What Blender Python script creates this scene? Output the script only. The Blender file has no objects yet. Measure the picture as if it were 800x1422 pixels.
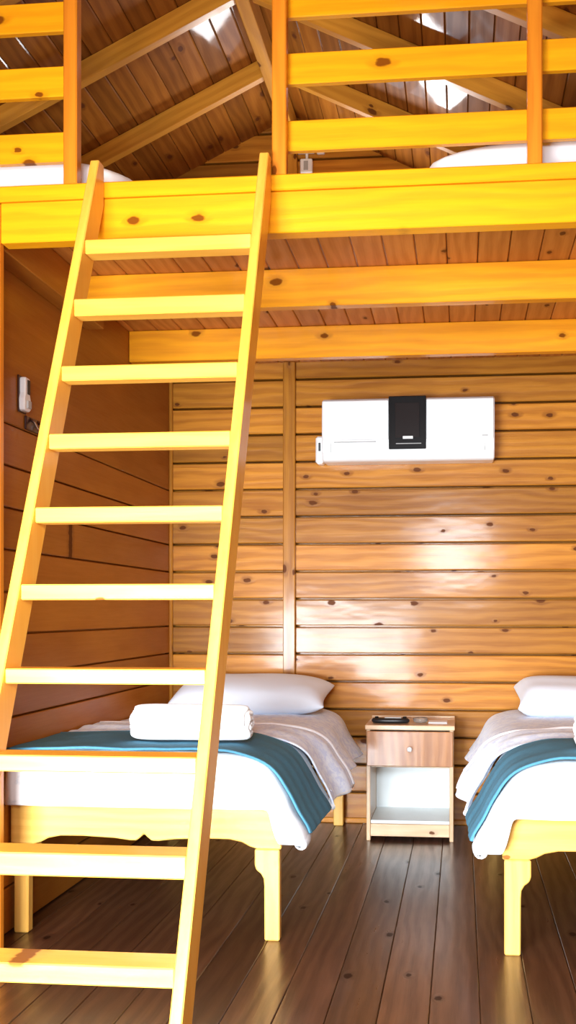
import bpy, bmesh, math, random
from mathutils import Vector, Matrix, noise

random.seed(7)
S = bpy.context.scene
COL = S.collection

# ------------------------------------------------------------------ camera
cam_d = bpy.data.cameras.new('camera')
cam = bpy.data.objects.new('camera', cam_d)
COL.objects.link(cam)
EYE = 1.14
cam.location = (0, 0, EYE)
cam.rotation_euler = (math.pi / 2, 0, math.atan(.104))
cam_d.sensor_fit = 'AUTO'
cam_d.sensor_width = 36
cam_d.lens = 1455 / 1422 * 36
cam_d.shift_x = -(489 - 400) / 1422
cam_d.shift_y = (850 - 711) / 1422
cam_d.clip_start = .02
S.camera = cam

# ------------------------------------------------------------------ exposure
vs = S.view_settings
vs.view_transform = 'Standard'
vs.look = 'None'
vs.gamma = 1
vs.use_curve_mapping = False
vs.exposure = 0.75

# ------------------------------------------------------------------ world: daylight outside
world = bpy.data.worlds.new('world')
S.world = world
world.use_nodes = True
wn = world.node_tree.nodes
wn['Background'].inputs[0].default_value = (.72, .86, 1, 1)
wn['Background'].inputs[1].default_value = 1.6


def area(name, loc, target, sx, sy, power, color, spread=180):
    l = bpy.data.lights.new(name, 'AREA')
    l.shape = 'RECTANGLE'
    l.size, l.size_y = sx, sy
    l.energy = power
    l.color = color
    l.spread = math.radians(spread)
    o = bpy.data.objects.new(name, l)
    COL.objects.link(o)
    o.location = loc
    d = Vector(target) - Vector(loc)
    o.rotation_euler = d.to_track_quat('-Z', 'Y').to_euler()
    return o


# daylight through the open double door behind the photographer, the gable window of the loft,
# and a warm hanging lamp under the roof of the front half of the room
DOOR = area('door_daylight', (-1.35, -.42, .62), (-1.05, 3, .25), 1.45, 1.1, 112, (.88, .95, 1), 95)
FILL = area('front_fill_light', (-.10, -.41, 1.80), (-.2, 4.3, .5), .7, .6, 30, (.84, .93, 1), 100)  # added unseen fill light: brightens the bed tops and the back wall's gloss
WINL = area('gable_window_daylight', (-.62, 5.66, 3.08), (-.62, 3, 3.10), .50, .26, 9.5, (.95, .98, 1))
lamp = bpy.data.lights.new('hanging_lamp_light', 'POINT')
lamp.energy = 47
lamp.color = (1, .66, .28)
lamp.shadow_soft_size = .16
lo = bpy.data.objects.new('hanging_lamp_light', lamp)
COL.objects.link(lo)
lo.location = (-1.0, .9, 2.9)


# ------------------------------------------------------------------ materials
def new_mat(name):
    m = bpy.data.materials.new(name)
    m.use_nodes = True
    nt = m.node_tree
    b = nt.nodes['Principled BSDF']
    return m, nt, b


def wood(name, light, dark, knot=(.10, .028, .008), knots=.35, rough=.38, coat=.0, vary=.25, grain=1.0, bump=.12, coat_rough=.12, spec=.22):
    """light / dark grain, ovals of knots; everything follows the board's own long axis."""
    m, nt, b = new_mat(name)
    N, L = nt.nodes, nt.links

    def math_(op, a, c=None, clamp=False):
        n = N.new('ShaderNodeMath')
        n.operation = op
        n.use_clamp = clamp
        for i, v in enumerate((a, c)):
            if v is None:
                continue
            if isinstance(v, (int, float)):
                n.inputs[i].default_value = v
            else:
                L.new(v, n.inputs[i])
        return n.outputs[0]

    def mapr(v, a, c, d=0, e=1, smooth=True):
        n = N.new('ShaderNodeMapRange')
        n.interpolation_type = 'SMOOTHSTEP' if smooth else 'LINEAR'
        L.new(v, n.inputs[0])
        n.inputs[1].default_value = a
        n.inputs[2].default_value = c
        n.inputs[3].default_value = d
        n.inputs[4].default_value = e
        return n.outputs[0]

    def scale(v, s):
        n = N.new('ShaderNodeMapping')
        n.vector_type = 'POINT'
        n.inputs['Scale'].default_value = s
        L.new(v, n.inputs[0])
        return n.outputs[0]

    def mix(f, a, c, mode='MIX'):
        n = N.new('ShaderNodeMix')
        n.data_type = 'RGBA'
        n.blend_type = mode
        for sock, v in ((n.inputs[0], f), (n.inputs[6], a), (n.inputs[7], c)):
            if isinstance(v, (int, float)):
                sock.default_value = v
            elif isinstance(v, tuple):
                sock.default_value = v + (1,)
            else:
                L.new(v, sock)
        return n.outputs[2]

    at = N.new('ShaderNodeAttribute')
    at.attribute_name = 'wc'
    wc = at.outputs['Vector']
    ar = N.new('ShaderNodeAttribute')
    ar.attribute_name = 'wr'
    wr = ar.outputs['Fac']
    # knots
    vo = N.new('ShaderNodeTexVoronoi')
    vo.voronoi_dimensions = '2D'
    vo.inputs['Scale'].default_value = 1
    vo.inputs['Randomness'].default_value = 1
    # warp so the ovals are not perfect
    nz0 = N.new('ShaderNodeTexNoise')
    nz0.inputs['Scale'].default_value = 1
    nz0.inputs['Detail'].default_value = 2
    L.new(scale(wc, (30, 60, 60)), nz0.inputs['Vector'])
    wv = N.new('ShaderNodeVectorMath')
    wv.operation = 'MULTIPLY_ADD'
    L.new(nz0.outputs['Color'], wv.inputs[0])
    wv.inputs[1].default_value = (.09, .09, .09)
    L.new(scale(wc, (4.6, 8, 1)), wv.inputs[2])
    L.new(wv.outputs[0], vo.inputs['Vector'])
    sep = N.new('ShaderNodeSeparateColor')
    L.new(vo.outputs['Color'], sep.inputs[0])
    has = math_('LESS_THAN', sep.outputs[0], knots)
    size = mapr(sep.outputs[1], 0, 1, .05, .12, False)
    dist = vo.outputs['Distance']
    rel = math_('DIVIDE', dist, size)
    km = math_('MULTIPLY', mapr(rel, .75, 1.15, 1, 0), has)
    halo = math_('MULTIPLY', mapr(rel, .9, 2.6, 1, 0), has)
    # grain: growth rings that bend round the knots
    nz1 = N.new('ShaderNodeTexNoise')
    nz1.inputs['Scale'].default_value = 1
    nz1.inputs['Detail'].default_value = 2
    L.new(scale(wc, (1.6, 7, 7)), nz1.inputs['Vector'])
    ph = math_('ADD', math_('MULTIPLY', nz1.outputs[0], 16 * grain), math_('MULTIPLY', halo, 3.0))
    sx = N.new('ShaderNodeSeparateXYZ')
    L.new(wc, sx.inputs[0])
    ph = math_('ADD', ph, math_('MULTIPLY', sx.outputs[1], 130 * grain))
    ring = mapr(math_('SINE', ph), -1, 1)
    nz2 = N.new('ShaderNodeTexNoise')
    nz2.inputs['Scale'].default_value = 1
    nz2.inputs['Detail'].default_value = 5
    nz2.inputs['Roughness'].default_value = .65
    L.new(scale(wc, (5, 110, 110)), nz2.inputs['Vector'])
    g = math_('ADD', math_('MULTIPLY', ring, .30), math_('MULTIPLY', nz2.outputs[0], .70))
    nz3 = N.new('ShaderNodeTexNoise')       # slow blotches along a board
    nz3.inputs['Scale'].default_value = 1
    nz3.inputs['Detail'].default_value = 3
    L.new(scale(wc, (2.2, 5, 5)), nz3.inputs['Vector'])
    g = math_('ADD', g, math_('MULTIPLY', math_('SUBTRACT', nz3.outputs[0], .5), .55))
    g = mapr(g, .12, .92, 0, 1, False)
    col = mix(g, dark, light)
    # per board tint
    v = mapr(wr, 0, 1, 1 - vary, 1 + vary * .55, False)
    vm = N.new('ShaderNodeCombineColor')
    for i in range(3):
        L.new(v, vm.inputs[i])
    col = mix(1.0, col, vm.outputs[0], 'MULTIPLY')
    col = mix(math_('MULTIPLY', halo, .45), col, tuple(c * .62 for c in dark))
    col = mix(math_('MULTIPLY', km, .9), col, knot)
    L.new(col, b.inputs['Base Color'])
    L.new(mapr(g, 0, 1, rough + .08, rough - .04, False), b.inputs['Roughness'])
    L.new(mapr(km, 0, 1, spec, .04, False), b.inputs['Specular IOR Level'])
    L.new(mapr(km, 0, 1, coat, .0, False), b.inputs['Coat Weight'])
    b.inputs['Coat Roughness'].default_value = coat_rough
    bp = N.new('ShaderNodeBump')
    bp.inputs['Strength'].default_value = bump
    bp.inputs['Distance'].default_value = .004
    L.new(math_('ADD', g, math_('MULTIPLY', nz1.outputs[0], 1.2)), bp.inputs['Height'])
    L.new(bp.outputs[0], b.inputs['Normal'])
    if coat:
        bc = N.new('ShaderNodeBump')
        bc.inputs['Strength'].default_value = min(1, bump * 2.0)
        bc.inputs['Distance'].default_value = .006
        L.new(nz3.outputs[0], bc.inputs['Height'])
        L.new(bc.outputs[0], b.inputs['Coat Normal'])
    return m


def plain(name, color, rough=.5, metal=0, coat=0, noise_scale=None, noise_amt=.1, bump=0, bump_scale=300, sheen=0, trans=0):
    m, nt, b = new_mat(name)
    N, L = nt.nodes, nt.links
    b.inputs['Base Color'].default_value = tuple(color) + (1,)
    b.inputs['Roughness'].default_value = rough
    b.inputs['Metallic'].default_value = metal
    b.inputs['Coat Weight'].default_value = coat
    b.inputs['Sheen Weight'].default_value = sheen
    b.inputs['Transmission Weight'].default_value = trans
    tc = N.new('ShaderNodeTexCoord')
    if noise_scale:
        n = N.new('ShaderNodeTexNoise')
        n.inputs['Scale'].default_value = noise_scale
        n.inputs['Detail'].default_value = 4
        L.new(tc.outputs['Object'], n.inputs['Vector'])
        mx = N.new('ShaderNodeMix')
        mx.data_type = 'RGBA'
        L.new(n.outputs[0], mx.inputs[0])
        mx.inputs[6].default_value = tuple(c * (1 - noise_amt) for c in color) + (1,)
        mx.inputs[7].default_value = tuple(min(1, c * (1 + noise_amt)) for c in color) + (1,)
        L.new(mx.outputs[2], b.inputs['Base Color'])
    if bump:
        n2 = N.new('ShaderNodeTexNoise')
        n2.inputs['Scale'].default_value = bump_scale
        n2.inputs['Detail'].default_value = 3
        L.new(tc.outputs['Object'], n2.inputs['Vector'])
        bp = N.new('ShaderNodeBump')
        bp.inputs['Strength'].default_value = bump
        bp.inputs['Distance'].default_value = .002
        L.new(n2.outputs[0], bp.inputs['Height'])
        L.new(bp.outputs[0], b.inputs['Normal'])
    return m


def patterned(name, base, mark, scale=26, amount=.46, rough=.85):
    """cloth with a small irregular printed pattern"""
    m, nt, b = new_mat(name)
    N, L = nt.nodes, nt.links
    tc = N.new('ShaderNodeTexCoord')
    n = N.new('ShaderNodeTexNoise')
    n.inputs['Scale'].default_value = scale
    n.inputs['Detail'].default_value = 5
    n.inputs['Roughness'].default_value = .7
    L.new(tc.outputs['Object'], n.inputs['Vector'])
    r = N.new('ShaderNodeValToRGB')
    r.color_ramp.elements[0].position = amount - .06
    r.color_ramp.elements[0].color = tuple(mark) + (1,)
    r.color_ramp.elements[1].position = amount + .06
    r.color_ramp.elements[1].color = tuple(base) + (1,)
    L.new(n.outputs[0], r.inputs[0])
    L.new(r.outputs[0], b.inputs['Base Color'])
    b.inputs['Roughness'].default_value = rough
    b.inputs['Sheen Weight'].default_value = .2
    return m


M = {}
M['wall'] = wood('varnished_wall_pine', (.57, .235, .026), (.31, .100, .009), knots=.34, rough=.36, coat=.20, vary=.34, coat_rough=.13, bump=.25, spec=.12)
M['inner'] = wood('varnished_partition_pine', (.52, .190, .020), (.38, .120, .011), knots=.06, rough=.40, coat=.1, vary=.18, grain=.6)
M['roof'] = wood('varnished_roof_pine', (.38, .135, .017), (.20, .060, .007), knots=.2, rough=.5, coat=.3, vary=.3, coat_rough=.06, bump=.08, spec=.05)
M['board'] = wood('loft_floor_pine', (.60, .215, .035), (.40, .120, .016), knots=.24, rough=.45, coat=.08, vary=.28)
M['beam'] = wood('varnished_beam_pine', (.94, .43, .008), (.78, .29, .004), knot=(.16, .035, .004), knots=.26, rough=.34, coat=.25, vary=.08)
M['joist'] = wood('varnished_joist_pine', (.86, .36, .010), (.62, .21, .005), knot=(.15, .034, .004), knots=.26, rough=.36, coat=.2, vary=.08)
M['post'] = wood('orange_post_pine', (.80, .29, .022), (.60, .18, .010), knot=(.15, .034, .004), knots=.08, rough=.36, coat=.2, vary=.06)
M['rafter'] = wood('rafter_pine', (.66, .30, .035), (.46, .18, .016), knots=.2, rough=.4, coat=.15, vary=.12)
M['ladder'] = wood('ladder_pine', (.92, .51, .080), (.82, .38, .040), knot=(.20, .06, .012), knots=.08, rough=.38, coat=.2, vary=.06)
M['bed'] = wood('bed_frame_pine', (.88, .53, .125), (.72, .37, .065), knot=(.22, .075, .016), knots=.24, rough=.42, coat=.15, vary=.06)
M['floor'] = wood('dark_floor_boards', (.115, .048, .024), (.048, .018, .009), knot=(.02, .008, .005), knots=.14, rough=.30, coat=.35, vary=.35, coat_rough=.2, bump=.2)
M['stand'] = wood('pale_nightstand_pine', (.66, .45, .27), (.52, .32, .17), knots=.1, rough=.34, coat=.4, vary=.1)
M['drawer'] = wood('drawer_front_pine', (.46, .20, .07), (.26, .095, .03), knot=(.2, .07, .03), knots=.12, rough=.3, coat=.4, vary=.05)
M['panel'] = plain('white_back_panel', (.72, .78, .80), .35, noise_scale=9, noise_amt=.06)
M['white_plastic'] = plain('white_plastic', (.86, .87, .87), .28, coat=.3)
M['grey_plastic'] = plain('grey_plastic', (.42, .42, .41), .4)
M['black_gloss'] = plain('black_gloss', (.005, .004, .004), .3)
M['dark_brown_gloss'] = plain('dark_brown_gloss', (.012, .007, .006), .3)
for _k in ('black_gloss', 'dark_brown_gloss'):
    M[_k].node_tree.nodes['Principled BSDF'].inputs['Specular IOR Level'].default_value = .12
M['black_rubber'] = plain('black_rubber', (.010, .010, .011), .42)
M['steel'] = plain('worn_steel', (.45, .38, .36), .3, metal=1)
M['dark_metal'] = plain('dark_metal', (.05, .018, .016), .3, metal=.4, coat=.4)
M['glass'] = plain('clear_glass', (.95, .97, .97), .05, trans=.9)
M['duvet'] = patterned('white_duvet_cotton', (.70, .72, .75), (.50, .56, .63), 17, .40)
M['sheet'] = patterned('lilac_grey_sheet', (.80, .88, 1.0), (.62, .71, .93), 34, .48)
M['hem'] = plain('white_cotton_hem', (.88, .88, .91), .8, sheen=.2)
M['throw'] = plain('teal_throw_weave', (.062, .215, .325), .95, noise_scale=60, noise_amt=.16, bump=.35, bump_scale=420)
M['pillow'] = plain('pale_blue_white_pillowcase', (.80, .87, 1.0), .8, noise_scale=5, noise_amt=.05, sheen=.2)
M['towel'] = plain('white_terry', (.90, .91, .91), .95, bump=.6, bump_scale=500, sheen=.4)
M['loft_sheet'] = plain('white_loft_bedding', (.84, .83, .86), .85, noise_scale=6, noise_amt=.05, sheen=.2)
M['mattress'] = plain('mattress_ticking', (.75, .74, .72), .9)
M['outside'] = plain('outside_ground', (.35, .31, .25), .9, noise_scale=2, noise_amt=.2)


# ------------------------------------------------------------------ mesh helpers
class MB:
    """collects boards into one mesh; every vertex knows its place along its own board (wc) and its board's tint (wr)"""

    def __init__(s):
        s.v, s.f, s.wc, s.wr = [], [], [], []

    def box(s, lo, hi, axis='x', ch=.003, mat=None, wr=None):
        lo, hi = Vector(lo), Vector(hi)
        c, h = (lo + hi) / 2, (hi - lo) / 2
        ch = min(ch, h.x * .45, h.y * .45, h.z * .45)
        off = Vector((random.uniform(0, 40), random.uniform(0, 40), random.uniform(0, 40)))
        r = random.random() if wr is None else wr
        b0 = len(s.v)
        idx = {}
        for sx in (-1, 1):
            for sy in (-1, 1):
                for sz in (-1, 1):
                    for k in range(3):
                        p = Vector((sx * h.x, sy * h.y, sz * h.z))
                        for j in range(3):
                            if j != k:
                                p[j] -= ch * (1 if p[j] > 0 else -1)
                        idx[(sx, sy, sz, k)] = len(s.v)
                        s.add(c + p, axis, off, r, mat)

        def q(*a):
            s.f.append(tuple(a))
        for k in range(3):
            i, j = (k + 1) % 3, (k + 2) % 3
            for sg in (-1, 1):
                def key(a, b_):
                    t = [0, 0, 0]
                    t[k], t[i], t[j] = sg, a, b_
                    return idx[(t[0], t[1], t[2], k)]
                f = [key(-1, -1), key(1, -1), key(1, 1), key(-1, 1)]
                q(*(f if sg > 0 else f[::-1]))
        for k in range(3):                                   # chamfers along axis k
            i, j = (k + 1) % 3, (k + 2) % 3
            for a in (-1, 1):
                for b_ in (-1, 1):
                    def key(sk, face):
                        t = [0, 0, 0]
                        t[k], t[i], t[j] = sk, a, b_
                        return idx[(t[0], t[1], t[2], face)]
                    f = [key(-1, i), key(1, i), key(1, j), key(-1, j)]
                    q(*(f if a * b_ < 0 else f[::-1]))
        for sx in (-1, 1):
            for sy in (-1, 1):
                for sz in (-1, 1):
                    f = [idx[(sx, sy, sz, 0)], idx[(sx, sy, sz, 1)], idx[(sx, sy, sz, 2)]]
                    q(*(f if sx * sy * sz > 0 else f[::-1]))
        return s

    def add(s, p, axis, off, r, mat=None):
        p = Vector(p)
        o = {'x': (p.x, p.z, p.y), 'y': (p.y, p.x, p.z), 'z': (p.z, p.x, p.y), 'yz': (p.y, p.z, p.x)}[axis]
        s.v.append(tuple(mat @ p if mat else p))
        s.wc.append((o[0] + off[0], o[1] + off[1], o[2] + off[2]))
        s.wr.append(r)

    def prism(s, poly, a0, a1, plane='xz', axis='x', ch=.003, mat=None):
        """polygon in a plane, extruded from a0 to a1 along the third axis, edges chamfered"""
        bm = bmesh.new()

        def P(u, v, w):
            return {'xz': (u, w, v), 'yz': (w, u, v), 'xy': (u, v, w)}[plane]
        A = [bm.verts.new(P(u, v, a0)) for u, v in poly]
        B = [bm.verts.new(P(u, v, a1)) for u, v in poly]
        n = len(poly)
        bm.faces.new(A)
        bm.faces.new(B[::-1])
        for i in range(n):
            bm.faces.new((A[(i + 1) % n], A[i], B[i], B[(i + 1) % n]))
        bmesh.ops.recalc_face_normals(bm, faces=bm.faces[:])
        if ch:
            es = [e for e in bm.edges if e.calc_face_angle(0) > .5]
            bmesh.ops.bevel(bm, geom=es, offset=ch, segments=1, affect='EDGES', clamp_overlap=True)
        bmesh.ops.triangulate(bm, faces=[f for f in bm.faces if len(f.verts) > 4])
        s.bm(bm, axis, mat)
        return s

    def bm(s, bm, axis='x', mat=None):
        off = Vector((random.uniform(0, 40), random.uniform(0, 40), random.uniform(0, 40)))
        r = random.random()
        b0 = len(s.v)
        bm.verts.index_update()
        for v in bm.verts:
            s.add(v.co, axis, off, r, mat)
        for f in bm.faces:
            s.f.append(tuple(b0 + v.index for v in f.verts))
        bm.free()
        return s

    def lathe(s, prof, c=(0, 0, 0), axis='z', n=20, mat=None):
        """profile (radius, height) turned about an axis through c"""
        bm = bmesh.new()
        rows = []
        for r, h in prof:
            row = []
            for i in range(n):
                a = 2 * math.pi * i / n
                p = (r * math.cos(a), r * math.sin(a), h)
                p = {'z': p, 'y': (p[0], p[2], p[1]), 'x': (p[2], p[0], p[1])}[axis]
                row.append(bm.verts.new(Vector(p) + Vector(c)))
            rows.append(row)
        for a, b_ in zip(rows, rows[1:]):
            for i in range(n):
                bm.faces.new((a[i], a[(i + 1) % n], b_[(i + 1) % n], b_[i]))
        bm.faces.new(rows[0])
        bm.faces.new(rows[-1])
        bmesh.ops.recalc_face_normals(bm, faces=bm.faces[:])
        return s.bm(bm, 'x', mat)

    def tube(s, pts, r, n=8):
        pts = [Vector(p) for p in pts]
        bm = bmesh.new()
        rows = []
        up = Vector((.12, .3, 1)).normalized()
        for i, p in enumerate(pts):
            d = (pts[min(i + 1, len(pts) - 1)] - pts[max(i - 1, 0)]).normalized()
            a = d.cross(up)
            if a.length < 1e-3:
                a = d.cross(Vector((1, 0, 0)))
            a.normalize()
            b_ = d.cross(a)
            rr = r[i] if isinstance(r, (list, tuple)) else r
            rows.append([bm.verts.new(p + (a * math.cos(t) + b_ * math.sin(t)) * rr) for t in [2 * math.pi * k / n for k in range(n)]])
        for a, b_ in zip(rows, rows[1:]):
            for i in range(n):
                bm.faces.new((a[i], a[(i + 1) % n], b_[(i + 1) % n], b_[i]))
        bm.faces.new(rows[0])
        bm.faces.new(rows[-1])
        bmesh.ops.recalc_face_normals(bm, faces=bm.faces[:])
        return s.bm(bm)

    def build(s, name, mat, parent=None, smooth=False, origin=None):
        me = bpy.data.meshes.new(name)
        o_ = Vector(origin) if origin is not None else Vector((0, 0, 0))
        me.from_pydata([tuple(Vector(v) - o_) for v in s.v], [], s.f)
        a = me.attributes.new('wc', 'FLOAT_VECTOR', 'POINT')
        a.data.foreach_set('vector', [c for v in s.wc for c in v])
        a = me.attributes.new('wr', 'FLOAT', 'POINT')
        a.data.foreach_set('value', s.wr)
        me.materials.append(mat)
        if smooth:
            for p in me.polygons:
                p.use_smooth = True
        me.update()
        o = bpy.data.objects.new(name, me)
        COL.objects.link(o)
        if origin is not None:
            o.location = origin
        if parent:
            o.parent = parent
            o.location = Vector(o.location) - (Vector(parent.location) if parent.type == 'EMPTY' and not parent.parent else Vector(parent.matrix_basis.translation))
        return o


def thing(name, label, cat, loc, group=None):
    o = bpy.data.objects.new(name, None)
    COL.objects.link(o)
    o.empty_display_size = .1
    o.location = loc
    return tag(o, label, cat, group)


def tag(o, label=None, cat=None, group=None, kind=None):
    if label:
        o['label'] = label
    if cat:
        o['category'] = cat
    if group:
        o['group'] = group
    if kind:
        o['kind'] = kind
    return o


def structure(mb, name, mat):
    return tag(mb.build(name, mat), kind='structure')


# ------------------------------------------------------------------ dimensions of the place
XL, XR = -1.60, 1.15            # sleeping nook: partition and right wall
XO = -2.98                      # outer left wall of the house
YB, YF = 5.65, -.40             # back wall, front wall
YBM = 3.30                      # front beam of the loft
ZB = 2.50                       # underside of the loft boards
ZL = 2.535                      # top of the loft floor
RX, RZ, SL = -.915, 3.846, .48  # ridge, roof slope


def roof_z(x):
    return RZ - SL * abs(x - RX)


# ------------------------------------------------------------------ floor
m = MB()
x = XO
k = 0
while x < XR:
    x1 = min(x + .1445, XR)
    y0 = YF - .1
    ends = [y0, 1.4 + .9 * ((k * 37) % 10) / 10, YB]
    for a, b_ in zip(ends, ends[1:]):
        m.box((x + .0008, a + .0008, -.03), (x1 - .0008, b_ - .0008, 0), 'y', .0022)
    x = x1
    k += 1
m.box((XO, YF - .1, -.06), (XR, YB, -.031), 'y', .001)
structure(m, 'floor', M['floor'])


# ------------------------------------------------------------------ back wall (lower room and gable are one board wall)
def clip_gable(z):
    half = (RZ - z) / SL
    return RX - half, RX + half


WX0, WX1, WZ0, WZ1 = -.87, -.37, 2.80, 3.36        # window in the gable, hidden from here behind the loft edge
m = MB()
z0 = .015
k = 0
m.box((XO, YB, 0), (XR, YB + .03, z0 - .002), 'x', .003)
while z0 < RZ - .02:
    z1 = z0 + .1496
    a, b_ = XO, XR
    if z1 > roof_z(XO) - .02:
        a = max(XO, clip_gable(z0)[0])
        b_ = min(XR, clip_gable(z0)[1])
    segs = [(a, b_)]
    if z1 > WZ0 and z0 < WZ1:
        segs = [(a, WX0), (WX1, b_)]
    for s0, s1 in segs:
        m.box((s0, YB + .070, z0 - .001), (s1, YB + .085, z1 + .001), 'x', .0005)
        # boards meet behind the upright batten
        cuts = [s0] + [c for c in (-.93,) if s0 < c < s1] + [s1]
        for c0, c1 in zip(cuts, cuts[1:]):
            m.box((c0, YB, z0 + .0058), (c1, YB + .069, z1 - .0058), 'x', .0045)
    z0 = z1
    k += 1
structure(m, 'wall_back', M['wall'])

m = MB()
m.box((-.963, YB - .028, 0), (-.896, YB + .002, ZB), 'z', .004)
structure(m, 'trim_1', M['wall'])          # batten on the back wall
m = MB()
m.box((XL, YB - .018, 0), (XL + .02, YB, ZB), 'z', .006)
structure(m, 'trim_2', M['wall'])          # corner bead
m = MB()
m.box((XL, YB - .02, 0), (XR, YB, .028), 'x', .008)
structure(m, 'baseboard_back', M['wall'])
m = MB()
m.box((RX - .035, YB - .035, ZL), (RX + .03, YB, RZ - .12), 'z', .004)
structure(m, 'trim_3', M['rafter'])        # upright under the ridge
m = MB()
for bx in ((WX0 - .04, WZ0 - .04, WX1 + .04, WZ0), (WX0 - .04, WZ1, WX1 + .04, WZ1 + .04)):
    m.box((bx[0], YB - .015, bx[1]), (bx[2], YB + .05, bx[3]), 'x', .003)
for bx in ((WX0 - .04, WX0), (WX1, WX1 + .04), ((WX0 + WX1) / 2 - .012, (WX0 + WX1) / 2 + .012)):
    m.box((bx[0], YB - .012, WZ0), (bx[1], YB + .05, WZ1), 'z', .003)
structure(m, 'window_1', M['rafter'])

# ------------------------------------------------------------------ partition on the left of the nook
m = MB()
for k in range(12):
    z0 = .015 + k * .1496 if k else 0
    z1 = .015 + (k + 1) * .1496
    m.box((XL - .028, YBM + .05, z0 + .0035), (XL, YB, z1 - .0035), 'y', .003)
m.box((XL - .03, YBM + .05, .015 + 12 * .1496 + .0015), (XL, YB, ZB), 'y', .004)
m.box((XL - .05, YBM + .05, 0), (XL - .028, YB, ZB), 'y', .001)
structure(m, 'wall_left', M['inner'])
m = MB()
for k in range(17):
    z0, z1 = k * .1496, min((k + 1) * .1496, ZB)
    m.box((XO, YBM + .012, z0 + .0015), (XL - .01, YBM + .05, z1 - .0015), 'x', .004)
structure(m, 'wall_inner', M['inner'])
m = MB()
m.box((XL - .02, YBM - .004, 0), (XL + .096, YBM + .03, ZB - .018), 'z', .004)
tag(m.build('corner_post', M['post'], origin=(XL + .04, YBM, 0)), 'orange pine post at the end of the left wall under the loft edge', 'post')

# ------------------------------------------------------------------ right, outer left and front walls (outside the frame, they close the room)
m = MB()
for k in range(19):
    z0, z1 = k * .1496, (k + 1) * .1496
    m.box((XR, YF, z0 + .002), (XR + .03, YB + .03, z1 - .002), 'y', .006)
m.box((XR + .028, YF, 0), (XR + .05, YB, 2.85), 'y', .001)
structure(m, 'wall_right', M['wall'])
m = MB()
for k in range(19):
    z0, z1 = k * .1496, (k + 1) * .1496
    m.box((XO - .03, YF, z0 + .002), (XO, YB + .03, z1 - .002), 'y', .006)
m.box((XO - .05, YF, 0), (XO - .028, YB, 2.85), 'y', .001)
structure(m, 'wall_outer', M['wall'])
DX0, DX1, DZ = -2.10, -.60, 2.08
m = MB()
z0 = 0
while z0 < RZ - .02:
    z1 = z0 + .1496
    a, b_ = XO, XR
    if z1 > roof_z(XO) - .02:
        a, b_ = max(XO, clip_gable(z0)[0]), min(XR, clip_gable(z0)[1])
    gaps = [(a, DX0), (DX1, b_)] if z0 < DZ - .01 else [(a, b_)]
    if 1.50 < z1 and z0 < 2.06:  # opening cut for the added front fill light
        gaps = [(a, DX0), (DX1, -.45), (.25, b_)]
    for s0, s1 in gaps:
        m.box((s0, YF - .05, z0 + .001), (s1, YF, z1 - .001), 'x', .004)
    z0 = z1
structure(m, 'wall_front', M['wall'])
m = MB()
m.box((DX0 - .07, YF, 0), (DX0, YF + .02, DZ + .09), 'z')
m.box((DX1, YF, 0), (DX1 + .07, YF + .02, DZ + .09), 'z')
m.box((DX0, YF, DZ + .02), (DX1, YF + .02, DZ + .09), 'x')
structure(m, 'trim_4', M['post'])

# ------------------------------------------------------------------ roof
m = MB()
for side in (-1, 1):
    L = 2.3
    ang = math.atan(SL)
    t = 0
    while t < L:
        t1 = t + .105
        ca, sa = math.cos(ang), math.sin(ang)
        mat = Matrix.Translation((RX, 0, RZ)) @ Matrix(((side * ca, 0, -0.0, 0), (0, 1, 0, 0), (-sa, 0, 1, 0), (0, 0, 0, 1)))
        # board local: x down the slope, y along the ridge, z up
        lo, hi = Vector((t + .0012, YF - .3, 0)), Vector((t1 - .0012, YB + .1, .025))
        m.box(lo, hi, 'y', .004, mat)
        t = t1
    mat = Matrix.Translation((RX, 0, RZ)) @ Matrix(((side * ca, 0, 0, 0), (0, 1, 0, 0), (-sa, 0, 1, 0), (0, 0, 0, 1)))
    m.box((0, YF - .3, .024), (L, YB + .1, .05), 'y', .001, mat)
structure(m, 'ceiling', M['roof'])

rb = MB().box((RX - .03, YF, RZ - .145), (RX + .03, YB, RZ - .03), 'y', .004)
tag(rb.build('ridge_beam', M['rafter'], origin=(RX, 2.5, RZ - .1)), 'brown ridge beam running along the peak of the wooden roof', 'beam')
ang = math.atan(SL)
rspots = []
for side in (-1, 1):
    for y in (5.0, 4.35, 3.7, 3.05, 2.4, 1.75):
        rspots.append((side, y))
rlabel = {
    (-1, 5.0): 'roof rafter nearest the back gable, sloping up to the left of the ridge',
    (-1, 4.35): 'second roof rafter from the back gable, sloping up to the left of the ridge',
    (-1, 3.7): 'third roof rafter from the back gable, on the left slope',
    (1, 5.0): 'roof rafter nearest the back gable on the right slope, behind the railing',
    (1, 4.35): 'second roof rafter from the back gable on the right slope, above the white bedding',
    (1, 3.7): 'third roof rafter from the back gable, at the top right corner',
}
for side, y in rspots:
    if (side, y) not in rlabel:
        continue                                       # the ones in front of these lie outside the frame
    ca, sa = math.cos(ang), math.sin(ang)
    mat = Matrix(((side * ca, 0, 0, 0), (0, 1, 0, 0), (-sa, 0, 1, 0), (0, 0, 0, 1)))
    m = MB()
    m.box((.036, -.0, -.095), (2.24, .045, -.001), 'x', .003, mat)
    o = m.build('roof_rafter', M['rafter'])
    o.location = (RX, y, RZ)
    tag(o, rlabel[(side, y)], 'rafter', 'rafters under the roof boards')

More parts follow.
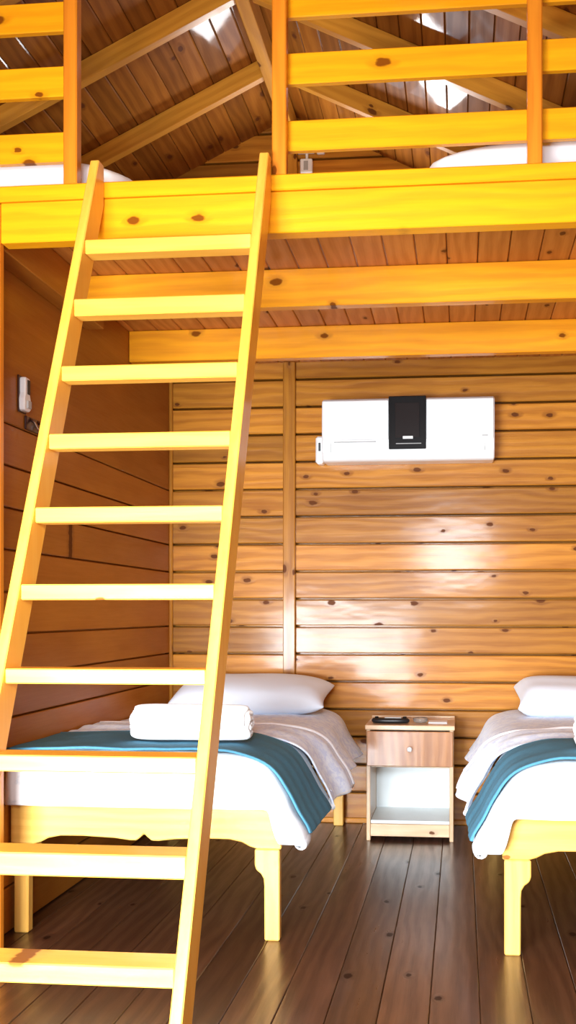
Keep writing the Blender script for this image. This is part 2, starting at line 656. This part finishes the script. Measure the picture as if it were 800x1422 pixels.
# ------------------------------------------------------------------ loft: boards, joists, edge beam, nosing
m = MB()
x = XO + .002
while x < XR - .01:
    x1 = min(x + .117, XR - .002)
    m.box((x + .0012, YBM + .03, ZB), (x1 - .0012, YB - .001, ZL - .002), 'y', .004)
    x = x1
structure(m, 'floor_loft', M['board'])
m = MB().box((XL + .001, YBM + .062, 2.35), (XL + .080, 4.35, ZB - .001), 'y', .003)
structure(m, 'trim_5', M['inner'])          # ledger on the left wall
for y, lab in ((4.10, 'orange pine joist under the loft, the one nearer the front beam'),
               (4.93, 'orange pine joist under the loft, the one nearer the back wall')):
    m = MB().box(((XL + .081) if y < 4.5 else (XL + .002), y, 2.35), (XR - .002, y + .055, ZB - .001), 'x', .003)
    tag(m.build('ceiling_joist', M['joist'], origin=(0, y, 2.35)), lab, 'beam', 'joists under the loft floor')
m = MB().box((XL + .097, YBM, 2.35), (XR - .002, YBM + .06, ZB - .018), 'x', .003)
tag(m.build('edge_beam', M['beam'], origin=(0, YBM, 2.35)), 'wide golden pine beam along the front edge of the loft', 'beam')
m = MB().box((XO + .01, YBM - .006, ZB - .016), (XR - .002, YBM + .034, ZL), 'x', .004)
tag(m.build('nosing_board', M['beam'], origin=(0, YBM, ZB)), 'narrow golden nosing strip capping the loft edge beam', 'board')


# ------------------------------------------------------------------ loft railings
def railing(label, posts, x0, x1, zs):
    t = thing('loft_railing', label, 'railing', ((x0 + x1) / 2, YBM + .03, ZL), 'railings along the loft edge')
    for px in posts:
        MB().box((px - .023, YBM + .0, ZL + .0005), (px + .023, YBM + .045, 3.50), 'z', .004).build('post', M['post'], t)
    for z0, z1 in zs:
        MB().box((x0, YBM + .046, z0), (x1, YBM + .072, z1), 'x', .003).build('rail', M['beam'], t)
    MB().box((x0, YBM - .005, 3.50), (x1, YBM + .075, 3.535), 'x', .004).build('handrail', M['beam'], t)
    return t


ZR = [(2.630, 2.728), (2.846, 2.946), (3.062, 3.160), (3.278, 3.376)]
railing('golden slatted loft railing left of the ladder with one post', [-1.268], XO + .02, -1.262, ZR)
railing('golden slatted loft railing right of the ladder with two posts', [-.578, .229], -.585, XR - .02, ZR)

# ------------------------------------------------------------------ ladder
lad = thing('loft_ladder', 'tall leaning pine ladder with flat treads reaching up to the loft', 'ladder', (-.9, 2.25, 0))
LY0, LK = 3.245, .44            # front line of the rails: y = LY0 - LK (2.585 - z)


def lad_y(z):
    return LY0 - LK * (2.585 - z)


LI0, LI1 = -1.150, -.630        # inner faces
RT = .029
for xa, xb in ((LI0 - RT, LI0), (LI1, LI1 + RT)):
    d = .104
    yb = YBM - .008
    zc = 2.585 - (LY0 + d - yb) / LK            # where the back line meets the beam face: cut upright above it
    poly = [(lad_y(0), 0), (lad_y(2.585), 2.585), (yb, 2.585), (yb, zc), (lad_y(0) + d, 0)]
    MB().prism(poly, xa, xb, 'yz', 'z', .003).build('rail', M['ladder'], lad)
TREADS = [(2.284, 0.044), (2.074, 0.051), (1.851, 0.043), (1.639, 0.042), (1.424, 0.042), (1.213, 0.041), (0.997, 0.038), (0.791, 0.04), (0.576, 0.054), (0.351, 0.045)]
for k, (zt, th) in enumerate(TREADS):
    y = lad_y(zt) + .002
    yback = min(y + (.066, .060, .058, .060, .066, .080, .098, .1, .1, .102)[k], YBM - .009)
    MB().box((LI0 + .0005, y, zt - th), (LI1 - .0005, yback, zt), 'x', .003).build('tread', M['ladder'], lad)


# ------------------------------------------------------------------ cloth
def catmull(P, t):
    n = len(P) - 1
    f = max(0, min(n - 1e-6, t * n))
    i = int(f)
    u = f - i
    p = [Vector(P[max(0, min(n, j))]) for j in (i - 1, i, i + 1, i + 2)]
    return .5 * ((2 * p[1]) + (p[2] - p[0]) * u + (2 * p[0] - 5 * p[1] + 4 * p[2] - p[3]) * u * u + (3 * p[1] - p[0] - 3 * p[2] + p[3]) * u ** 3)


def grid_obj(name, mat, pts, thick, parent=None, origin=(0, 0, 0), sub=1, flip=False):
    nr, nc = len(pts), len(pts[0])
    o_ = Vector(origin)
    vs_ = [tuple(Vector(p) - o_) for r in pts for p in r]
    fs = []
    for i in range(nr - 1):
        for j in range(nc - 1):
            f = (i * nc + j, i * nc + j + 1, (i + 1) * nc + j + 1, (i + 1) * nc + j)
            fs.append(f[::-1] if flip else f)
    me = bpy.data.meshes.new(name)
    me.from_pydata(vs_, [], fs)
    for p in me.polygons:
        p.use_smooth = True
    me.materials.append(mat)
    o = bpy.data.objects.new(name, me)
    COL.objects.link(o)
    o.location = origin
    if parent:
        o.parent = parent
        o.location = o_ - Vector(parent.location)
    if thick:
        so = o.modifiers.new('thickness', 'SOLIDIFY')
        so.thickness = thick
        so.offset = 1
    if sub:
        sd = o.modifiers.new('smooth', 'SUBSURF')
        sd.levels = sub
        sd.render_levels = sub
    return o


# cross-section of the bedding: x from the wall side, over the top, down the open side
PROF = [(0, .628), (.2, .631), (.45, .634), (.70, .633), (.83, .626), (.925, .592), (.985, .512), (1.022, .44), (1.052, .39), (1.062, .362)]


def lumps(x, y, s=6.0, seed=0.):
    return noise.noise(Vector((x * s + seed, y * s * .8, seed * 1.7)))


def bed(xform, Yf, side, labels):
    """xform maps local (x from wall side, y from foot, z) to the room; side = +1 the open side lies at +X"""
    def T(p):
        return Vector((xform(p[0]), Yf + p[1], p[2]))
    flip = side > 0
    base = T((.48, 0, 0))
    t = thing('single_bed', labels['bed'], 'bed', base, 'single pine beds')

    def bx(mb, lo, hi, axis, ch=.004):
        a, b_ = T(lo), T(hi)
        mb.box((min(a.x, b_.x), a.y, a.z), (max(a.x, b_.x), b_.y, b_.z), axis, ch)
        return mb

    # scalloped foot rail
    pts = [(0, .462), (.985, .455), (.985, .318)]
    low = [(.90, .318), (.872, .326), (.845, .340), (.80, .349), (.72, .350), (.60, .345), (.545, .338), (.520, .338), (.505, .350), (.492, .362),
           (.479, .350), (.464, .338), (.44, .338), (.385, .345), (.265, .350), (.185, .349), (.14, .340), (.113, .326), (.085, .318), (0, .318)]
    poly = [(T((u, 0, 0)).x, v) for u, v in pts + low]
    MB().prism(poly, Yf, Yf + .030, 'xz', 'x', .004).build('foot_rail', M['bed'], t)
    # legs with a curved bracket on the inner side
    for fx, sg in ((.978, -1), (.012, 1)):
        lp = [(0, 0), (0, .317), (.088, .317), (.088, .262), (.083, .245), (.066, .232), (.056, .215), (.054, .190), (.053, 0)]
        poly = [(T((fx + sg * u, 0, 0)).x, v) for u, v in lp]
        MB().prism(poly, Yf + .002, Yf + .045, 'xz', 'z', .004).build('leg', M['bed'], t)
        lp2 = [(0, 0), (0, .40), (.075, .40), (.075, .30), (.053, .24), (.053, 0)]
        poly = [(T((fx + sg * u, 0, 0)).x, v) for u, v in lp2]
        MB().prism(poly, YB - .095, YB - .05, 'xz', 'z', .004).build('leg', M['bed'], t)
    L = YB - .05 - Yf
    for fx in (.004, .952):
        bx(MB(), (fx, .031, .318), (fx + .028, L - .047, .445), 'y').build('side_rail', M['bed'], t)
    bx(MB(), (0, L - .044, .318), (.985, L - .016, .455), 'x').build('head_rail', M['bed'], t)
    sl = MB()
    for i in range(11):
        y = .10 + i * (L - .25) / 10
        bx(sl, (.034, y, .40), (.950, y + .07, .418), 'x')
    sl.build('slat_base', M['bed'], t)

    # mattress: rounded slab
    mt = MB()
    a, b_ = T((.02, .0, .42)), T((.935, L - .05, .61))
    mt.box((min(a.x, b_.x), Yf + .035, .420), (max(a.x, b_.x), b_.y, .606), 'x', .045)
    tag(mt.build('mattress', M['mattress'], origin=((a.x + b_.x) / 2, (a.y + b_.y) / 2, .42)), labels['mattress'], 'mattress', 'mattresses on the beds')

    # ---- duvet: front drop, top, side drop
    NS = 46
    rows = []

    def sec(s, ex=0.0):
        p = catmull(PROF, s)
        k = max(0, (s - .5) / .5)
        return p.x + ex * k * k, p.y

    def duvet_pt(s, f, y):
        x, z = sec(s)
        if f > 0:
            e = max(0, min(1, (x - .955) / .03))
            zh = .464 * (1 - e) + .350 * e
            z = z - (z - zh) * f if zh < z else z
            bul = math.sin(min(1, f * 1.15) * math.pi * .62)
            y = -.012 - .042 * bul - .012 * e * f
        w = .007 * lumps(x, y + z * 1.3, 7, 2.2 * side) + .004 * lumps(x, y + z, 19, 5.)
        hang = max(0, min(1, (x - .93) / .08))
        if f > 0:
            y -= w * .7
        x += w * hang * 1.2
        z += w * (1 - hang) * (1 if f == 0 else .3)
        return (max(x, .004), y, z)
    for f in (1, .93, .8, .66, .52, .38, .25, .13, .05):
        rows.append([T(duvet_pt(j / NS, f, 0)) for j in range(NS + 1)])
    for i in range(26):
        y = i / 25 * .64
        rows.append([T(duvet_pt(j / NS, 0, y)) for j in range(NS + 1)])
    dv = grid_obj('duvet', M['duvet'], rows, .018, None, base, 1, not flip)
    tag(dv, labels['duvet'], 'duvet', 'white duvets hanging over the foot of each bed')
    # rolled hem along the side and the corner
    hem = [rows[i][NS] for i in range(0, len(rows), 2)]
    hp = [Vector((p.x - side * .002, p.y - .004, p.z - .004)) for p in hem]
    rr = [.014 + .012 * max(0, 1 - abs(i - 4) / 6) for i in range(len(hp))]
    MB().tube(hp, rr, 10).build('rolled_hem', M['duvet'], dv, True, origin=base)
    # ---- throw: a band laid across near the foot
    rows = []
    y0, y1 = -.022, .475
    for i in range(31):
        v = i / 30
        y = y0 + (y1 - y0) * v
        r = []
        for j in range(NS + 1):
            s = j / NS * .985
            x, z = sec(s, .015 * v)
            k = max(0, min(1, (x - .80) / .16))
            nx, nz = k, 1 - .55 * k
            yy = y + .012 * lumps(x, 0, 5, 3.1 + i * .002) + (.016 * (1 - v) - .02 * v) * max(0, s - .62) * 3
            off = .026 + .005 * lumps(x + z, y, 9, 4.4 * side) + .0014 * math.sin(y * 55 + 5 * s) * k
            r.append(T((x + nx * off, yy, z + nz * off)))
        rows.append(r)
    th = grid_obj('bed_throw', M['throw'], rows, .008, None, base, 1, not flip)
    tag(th, labels['throw'], 'blanket', 'teal throws across the feet of the beds')
    for e, nm in ((0, 1), (-1, -2)):
        edge = [rows[e][j] + Vector((0, -.002 if e == 0 else .002, .004)) for j in range(NS + 1)]
        MB().tube(edge, .0048, 8).build('hem', M['throw'], th, True, origin=base)

    # ---- sheet under the pillow, flaring out past the bed's edge
    PB = [(0, .625), (.3, .629), (.60, .630), (.82, .626), (.915, .612), (.985, .575), (1.03, .50), (1.075, .44), (1.095, .415)]
    rows = []
    yL = L - .055
    for i in range(34):
        y = .60 + (yL - .60) * i / 33
        r = []
        for j in range(NS + 1):
            p = catmull(PB, j / NS)
            x, z = p.x, p.y
            k = max(0, min(1, (x - .88) / .2))
            x += k * (.018 * math.sin(y * 15 + 1) - .03 * (y > 1.45) * (y - 1.45))
            w = .006 * lumps(x, y, 8, 7.7 * side) + .004 * lumps(x, y, 21, 1.2)
            r.append(T((max(.004, x + w * k), y, z + w * (1 - k))))
        rows.append(r)
    sh = grid_obj('bed_sheet', M['sheet'], rows, .006, None, base, 1, not flip)
    tag(sh, labels['sheet'], 'bed sheet', 'lilac grey sheets at the heads of the beds')
    # turned-back upper layer with white hems
    rows = []
    PT = [(0, .640), (.3, .646), (.60, .647), (.82, .641), (.925, .618), (.99, .575), (1.03, .505), (1.065, .445), (1.085, .40), (1.092, .375)]
    for i in range(20):
        v = i / 19
        y = .500 + .42 * v
        r = []
        for j in range(NS + 1):
            p = catmull(PT, j / NS * (1 - .05 * v))
            x, z = p.x, p.y
            k = max(0, min(1, (x - .86) / .2))
            x += k * (.055 * v * v + .016 * math.sin(v * 9 + 2))
            w = .006 * lumps(x, y, 9, 9.1 * side) + .004 * math.sin(v * 16 + 3 * x)
            zz = z + .010 * math.sin(math.pi * v) + w * (1 - k)
            r.append(T((max(.004, x + w * k), y + .05 * v * k, zz)))
        rows.append(r)
    tb = grid_obj('turned_back_sheet', M['sheet'], rows, .010, None, base, 1, not flip)
    tag(tb, labels['fold'], 'bed sheet', 'turned back sheets behind the throws')
    MB().tube([rows[-1][j] + Vector((0, .004, .004)) for j in range(NS + 1)], .014, 8).build('white_hem', M['hem'], tb, True, origin=base)['label'] = 'white hem'
    MB().tube([rows[i][NS] for i in range(20)], .011, 8).build('white_hem', M['hem'], tb, True, origin=base)['label'] = 'white hem'
    return T, L, base


def pillow_mesh(name, mat, loc, w, d, t, rot=(0, 0, 0), seed=0.):
    nu, nv = 22, 16
    top, bot = [], []
    bm = bmesh.new()
    G = {}
    for sgn in (1, -1):
        for i in range(nu + 1):
            for j in range(nv + 1):
                u, v = -1 + 2 * i / nu, -1 + 2 * j / nv
                edge = i in (0, nu) or j in (0, nv)
                if edge and sgn < 0:
                    G[(sgn, i, j)] = G[(1, i, j)]
                    continue
                cu = 1 - .07 * (1 - v * v) * abs(u) ** 3
                cv = 1 - .10 * (1 - u * u) * abs(v) ** 3
                hgt = t / 2 * (max(0, 1 - abs(u) ** (3.8 if u > 0 else 9)) ** .6) * (max(0, 1 - abs(v) ** 2.8) ** .55)
                hgt *= 1 + .10 * noise.noise(Vector((u * 2 + seed, v * 2, seed)))
                z = sgn * hgt * (1 if sgn > 0 else .8)
                G[(sgn, i, j)] = bm.verts.new((u * w / 2 * cu, v * d / 2 * cv, z))
        for i in range(nu):
            for j in range(nv):
                f = [G[(sgn, i, j)], G[(sgn, i + 1, j)], G[(sgn, i + 1, j + 1)], G[(sgn, i, j + 1)]]
                bm.faces.new(f if sgn > 0 else f[::-1])
    me = bpy.data.meshes.new(name)
    bm.to_mesh(me)
    bm.free()
    for p in me.polygons:
        p.use_smooth = True
    me.materials.append(mat)
    o = bpy.data.objects.new(name, me)
    COL.objects.link(o)
    o.location = loc
    o.rotation_euler = rot
    sd = o.modifiers.new('smooth', 'SUBSURF')
    sd.levels = sd.render_levels = 1
    return o


def towel_roll(loc, length, R, label, rz=0.0):
    """towel wound into a roll: spiral section swept along x"""
    turns, n = 3.2, 72
    pts = []
    for i in range(n + 1):
        a = i / n * turns * 2 * math.pi
        r = .010 + (R - .016) * i / n
        pts.append((r * math.cos(a + 2.1), r * math.sin(a + 2.1)))
    NX = 16
    rows = []
    for k in range(NX + 1):
        u = -1 + 2 * k / NX
        row = []
        for i, (py, pz) in enumerate(pts):
            q = i / n
            half = length / 2 * (1 - .10 * q ** 6) - .004 * math.sin(i * 1.3)
            sc = 1 - .10 * abs(u) ** 8 + .02 * noise.noise(Vector((u * 2.5, q * 3, 1.3)))
            row.append((u * half, py * sc, pz * sc * .97))
        rows.append(row)
    o = grid_obj('towel_roll', M['towel'], rows, 0, None, (0, 0, 0), 0)
    so = o.modifiers.new('thickness', 'SOLIDIFY')
    so.thickness = .0205
    so.offset = 0
    sd = o.modifiers.new('smooth', 'SUBSURF')
    sd.levels = sd.render_levels = 1
    o.location = loc
    o.rotation_euler = (0, 0, rz)
    tag(o, label, 'towel', 'rolled towels on the throws')
    return o


LEFT = dict(
    bed='single pine bed behind the ladder, against the left wall',
    mattress='mattress under the white duvet of the bed behind the ladder',
    duvet='white duvet over the foot of the bed behind the ladder',
    throw='teal throw across the bed behind the ladder, under the long towel roll',
    sheet='lilac grey sheet under the pillow of the bed behind the ladder',
    fold='lilac grey turned-back sheet behind the throw of the bed behind the ladder')
RIGHT = dict(
    bed='single pine bed at the right edge, right of the nightstand',
    mattress='mattress under the white duvet of the bed right of the nightstand',
    duvet='white duvet over the foot of the bed right of the nightstand',
    throw='teal throw across the bed right of the nightstand',
    sheet='lilac grey sheet under the pillow of the bed right of the nightstand',
    fold='lilac grey turned-back sheet behind the throw of the bed right of the nightstand')
bed(lambda x: XL + .006 + x * .99, 3.58, 1, LEFT)
bed(lambda x: 1.112 - x * .99, 3.51, -1, RIGHT)

p = pillow_mesh('pillow', M['pillow'], (-1.06, 5.30, .712), .82, .50, .19, (.16, 0, .0), 1.0)
tag(p, 'plump pale pillow at the head of the bed behind the ladder', 'pillow', 'pillows at the heads of the beds')
p = pillow_mesh('pillow', M['pillow'], (.665, 5.30, .712), .82, .50, .19, (.16, 0, 0), 4.0)
tag(p, 'plump pale pillow at the head of the bed right of the nightstand', 'pillow', 'pillows at the heads of the beds')
towel_roll((-.975, 3.74, .735), .445, .074, 'long white rolled towel on the bed behind the ladder', .03)
towel_roll((.61, 3.66, .735), .445, .074, 'white rolled towel cut off by the right edge, on the right bed')

# ------------------------------------------------------------------ nightstand
NX0, NX1, NY0, NY1, NH = -.470, -.037, 5.21, 5.60, .578
ns = thing('nightstand', 'small pine nightstand with one drawer between the two beds', 'nightstand', ((NX0 + NX1) / 2, (NY0 + NY1) / 2, 0))
tp = MB().box((NX0 - .006, NY0 - .012, NH - .024), (NX1 + .006, NY1, NH), 'x', .003)
tp.build('top', M['stand'], ns)
MB().box((NX0 - .004, NY1 - .016, NH), (NX1 + .004, NY1, NH + .010), 'x', .003).build('back_lip', M['stand'], ns)
for xa, xb in ((NX0, NX0 + .02), (NX1 - .02, NX1)):
    MB().box((xa, NY0, 0), (xb, NY1, NH - .0245), 'z', .003).build('side_panel', M['stand'], ns)
MB().box((NX0 + .0205, NY1 - .012, .06), (NX1 - .0205, NY1 - .004, NH - .025), 'z', .001).build('back_panel', M['panel'], ns)['label'] = 'pale blue-white back panel'
MB().box((NX0 + .0205, NY0 + .014, .084), (NX1 - .0205, NY1 - .013, .100), 'x', .002).build('bottom_shelf', M['panel'], ns)
MB().box((NX0 + .0205, NY0 + .004, .022), (NX1 - .0205, NY0 + .022, .0835), 'x', .002).build('plinth', M['stand'], ns)
MB().box((NX0 + .0205, NY0 + .03, .362), (NX1 - .0205, NY1 - .013, .374), 'x', .002).build('divider_shelf', M['stand'], ns)
dr = MB().box((NX0 + .003, NY0 - .016, .374), (NX1 - .003, NY0 - .0005, NH - .030), 'z', .003).build('drawer', M['drawer'], ns)
dr['label'] = 'darker brown drawer front'
kn = MB().lathe([(.004, 0), (.006, -.008), (.012, -.014), (.013, -.020), (.009, -.026), (.002, -.027)], ((NX0 + NX1) / 2, NY0 - .016, .462), 'y', 16)
k_ = kn.build('knob', M['white_plastic'], None, True)
k_.parent = dr
k_.location = -Vector(ns.location) - Vector(dr.location)
k_['label'] = 'white round knob'

# things on the nightstand
cy, cz = 5.30, NH
t = thing('handset', 'black oblong handset lying on the left side of the nightstand top', 'handset', (-.355, cy, cz))
sh = []
for i in range(28):
    a = 2 * math.pi * i / 28
    px = math.copysign(abs(math.cos(a)) ** .6, math.cos(a)) * .096
    py = math.copysign(abs(math.sin(a)) ** .8, math.sin(a)) * (.028 - .006 * math.cos(a * 2))
    sh.append((px - .355, py + cy))
MB().prism(sh, cz + .0005, cz + .026, 'xy', 'x', .008).build('shell', M['black_rubber'], t, True)
MB().box((-.385, cy - .010, cz + .0255), (-.300, cy + .012, cz + .0295), 'x', .0018).build('face_strip', M['grey_plastic'], t)
for k in range(2):
    MB().lathe([(.010, 0), (.010, .006), (.008, .008)], (-.425 + k * .142, cy, cz + .0255), 'z', 14).build('end_cap', M['black_gloss'], t, True)
ash = MB().lathe([(.030, 0), (.036, .004), (.040, .024), (.036, .025), (.031, .008), (.004, .006)], (-.205, 5.34, cz + .0005), 'z', 24)
tag(ash.build('glass_dish', M['glass'], None, True, origin=(-.205, 5.34, cz)), 'small clear glass dish beside the black handset on the nightstand', 'dish')
nt_ = MB().box((-.165, 5.30, cz + .0005), (-.070, 5.40, cz + .005), 'x', .0015)
tag(nt_.build('paper_pad', M['hem'], origin=(-.117, 5.35, cz)), 'white paper pad on the right side of the nightstand top', 'notepad')

# ------------------------------------------------------------------ air conditioner
AX0, AX1, AZ0, AZ1 = -.726, .172, 1.932, 2.258
ac = thing('air_conditioner', 'white split air conditioner with a black centre panel on the back wall', 'air conditioner', ((AX0 + AX1) / 2, YB, AZ0))
prof = [(YB - .001, AZ0 + .004), (YB - .001, AZ1), (5.475, AZ1), (5.452, AZ1 - .012), (5.445, AZ1 - .10), (5.445, AZ0 + .09), (5.452, AZ0 + .045), (5.480, AZ0 + .006), (5.50, AZ0)]
MB().prism(prof, AX0, AX1, 'yz', 'x', .006).build('body', M['white_plastic'], ac)
fp = [(5.4445, AZ0 + .105), (5.4445, AZ1 - .012), (5.4375, AZ1 - .018), (5.4365, AZ0 + .110)]
for xa, xb in ((AX0 + .006, -.376), (-.178, AX1 - .006)):
    MB().prism(fp, xa, xb, 'yz', 'x', .002).build('front_panel', M['white_plastic'], ac)
dp = MB().box((-.374, 5.430, 1.986), (-.180, 5.444, AZ1 + .003), 'z', .004).build('display_panel', M['black_gloss'], ac)
dp['label'] = 'glossy black centre panel'


def sub(mb, name, mat, par, root, label=None):
    o = mb.build(name, mat)
    o.parent = par
    o.location = -Vector(root.location) - Vector(par.location)
    if label:
        o['label'] = label
    return o


sub(MB().box((-.340, 5.4275, 2.045), (-.214, 5.4305, 2.225), 'z', .001), 'display_window', M['dark_brown_gloss'], dp, ac)
sub(MB().box((-.300, 5.4262, 2.038), (-.248, 5.4276, 2.052), 'x', .0005), 'logo', M['white_plastic'], dp, ac, 'small white logo mark')
MB().box((-.336, 5.4285, 2.012), (-.205, 5.4302, 2.016), 'x', .0005).build('display_line', M['grey_plastic'], ac)
fl = [(5.4445, AZ0 + .092), (5.4505, AZ0 + .046), (5.4455, AZ0 + .044), (5.4395, AZ0 + .091)]
MB().prism(fl, AX0 + .05, AX1 - .05, 'yz', 'x', .001).build('louver', M['white_plastic'], ac)
MB().box((AX0 + .065, 5.4385, AZ0 + .094), (-.44, 5.446, AZ0 + .0985), 'x', .0005).build('louver_slot', M['grey_plastic'], ac)
for xx in (AX0 + .046, AX1 - .052):
    MB().box((xx, 5.443, AZ0 + .045), (xx + .004, 5.4515, AZ0 + .092), 'z', .0005).build('louver_pivot', M['grey_plastic'], ac)
MB().box((.108, 5.4355, 2.048), (.138, 5.4372, 2.055), 'x', .0004).build('logo', M['grey_plastic'], ac)
pc = MB().box((AX0 - .050, YB - .085, AZ0 + .004), (AX0 - .006, YB - .001, AZ0 + .150), 'z', .010).build('pipe_cover', M['white_plastic'], ac)
sub(MB().box((AX0 - .034, YB - .088, AZ0 + .07), (AX0 - .022, YB - .084, AZ0 + .115), 'z', .002), 'pipe_slot', M['black_rubber'], pc, ac)

# ------------------------------------------------------------------ fittings on the left wall
sw = thing('wall_switch', 'slim white switch with a dark slot high on the left wall', 'switch', (XL, 3.70, 1.87))
poly = [(3.655, 1.880), (3.655, 1.918), (3.662, 1.938), (3.662, 1.990), (3.668, 1.997), (3.700, 1.997), (3.706, 1.990), (3.706, 1.938), (3.714, 1.918), (3.714, 1.880), (3.706, 1.873), (3.663, 1.873)]
MB().prism([(u, v) for u, v in poly], XL + .0005, XL + .026, 'yz', 'z', .005).build('body', M['white_plastic'], sw)
MB().prism([(3.650, 1.868), (3.650, 2.002), (3.719, 2.002), (3.719, 1.868)], XL + .0002, XL + .006, 'yz', 'z', .002).build('back_plate', M['dark_metal'], sw)
MB().box((XL + .0255, 3.680, 1.935), (XL + .028, 3.702, 1.988), 'z', .001).build('slot', M['black_rubber'], sw)
MB().box((XL + .0255, 3.676, 1.884), (XL + .032, 3.706, 1.912), 'z', .003).build('rocker', M['grey_plastic'], sw)
hk = thing('coat_hook', 'dark metal double hook on the left wall just below the white switch', 'hook', (XL, 3.785, 1.83))
MB().box((XL + .0005, 3.710, 1.814), (XL + .010, 3.850, 1.864), 'y', .004).build('plate', M['dark_metal'], hk)
for yy in (3.745, 3.815):
    pts = [(XL + .006, yy, 1.858), (XL + .028, yy, 1.842), (XL + .040, yy, 1.818), (XL + .052, yy, 1.812), (XL + .062, yy, 1.822), (XL + .064, yy, 1.838)]
    MB().tube(pts, [.006, .006, .006, .006, .0065, .008], 10).build('prong', M['steel'], hk, True)

# ------------------------------------------------------------------ junction box in the loft gable
jb = thing('junction_box', 'small white electrical box on the gable wall under the roof', 'electrical box', (-.83, YB, 3.52))
MB().box((-.866, YB - .045, 3.515), (-.800, YB - .0005, 3.592), 'z', .005).build('box', M['white_plastic'], jb)
MB().box((-.846, YB - .048, 3.528), (-.822, YB - .0445, 3.578), 'z', .002).build('cover', M['grey_plastic'], jb)
MB().box((-.885, YB - .025, 3.632), (-.792, YB - .0005, 3.650), 'x', .004).build('cable_duct', M['white_plastic'], jb)
MB().box((-.778, YB - .025, 3.625), (-.735, YB - .0005, 3.655), 'x', .004).build('clip', M['white_plastic'], jb)
MB().box((-.840, YB - .020, 3.5925), (-.826, YB - .0005, 3.6315), 'z', .003).build('conduit', M['white_plastic'], jb)


# ------------------------------------------------------------------ bedding on the loft floor
def loft_bed(x0, x1, y0, y1, z1, round_side, label):
    bm = bmesh.new()
    bmesh.ops.create_cube(bm, size=1)
    bmesh.ops.subdivide_edges(bm, edges=bm.edges[:], cuts=11, use_grid_fill=True)
    h = z1 - ZL
    for v in bm.verts:
        u, w, q = v.co.x * 2, v.co.y * 2, v.co.z * 2
        n = 7.0
        # squash the cube towards a soft slab
        ex = (1 - .055 * max(0, q) ** 3 - .02 * abs(w) ** 6 - .03 * q ** 4)
        ey = (1 - .06 * max(0, q) ** 3 - .03 * q ** 4)
        zz = (q + 1) / 2
        top = 1 - .30 * abs(u) ** 6 - .25 * abs(w) ** 6
        X = (x0 + x1) / 2 + u * ex * (x1 - x0) / 2
        Y = (y0 + y1) / 2 + w * ey * (y1 - y0) / 2
        Z = ZL + .0005 + zz * h * (top if zz > .5 else 1 - (1 - top) * zz * 2)
        lm = .010 * noise.noise(Vector((X * 5, Y * 5, 2.)))
        v.co = (X, Y + lm * (zz > .2), Z + lm * zz)
    me = bpy.data.meshes.new('loft_mattress')
    bm.to_mesh(me)
    bm.free()
    for p_ in me.polygons:
        p_.use_smooth = True
    me.materials.append(M['loft_sheet'])
    o = bpy.data.objects.new('loft_mattress', me)
    COL.objects.link(o)
    tag(o, label, 'mattress', 'white mattresses on the loft floor')
    sd = o.modifiers.new('smooth', 'SUBSURF')
    sd.levels = sd.render_levels = 1
    return o


loft_bed(-2.40, -1.115, 3.42, 5.3, 2.765, 1, 'white sheeted mattress on the loft floor at the far left, beyond the ladder top')
loft_bed(-.125, 1.10, 3.42, 5.3, 2.745, -1, 'white sheeted mattress on the loft floor at the right, behind the railing')

# ------------------------------------------------------------------ ground seen by the daylight outside the door
m = MB().box((-8, -14, -.12), (8, YF - .06, -.05), 'x', .001)
structure(m, 'floor_outside', M['outside'])
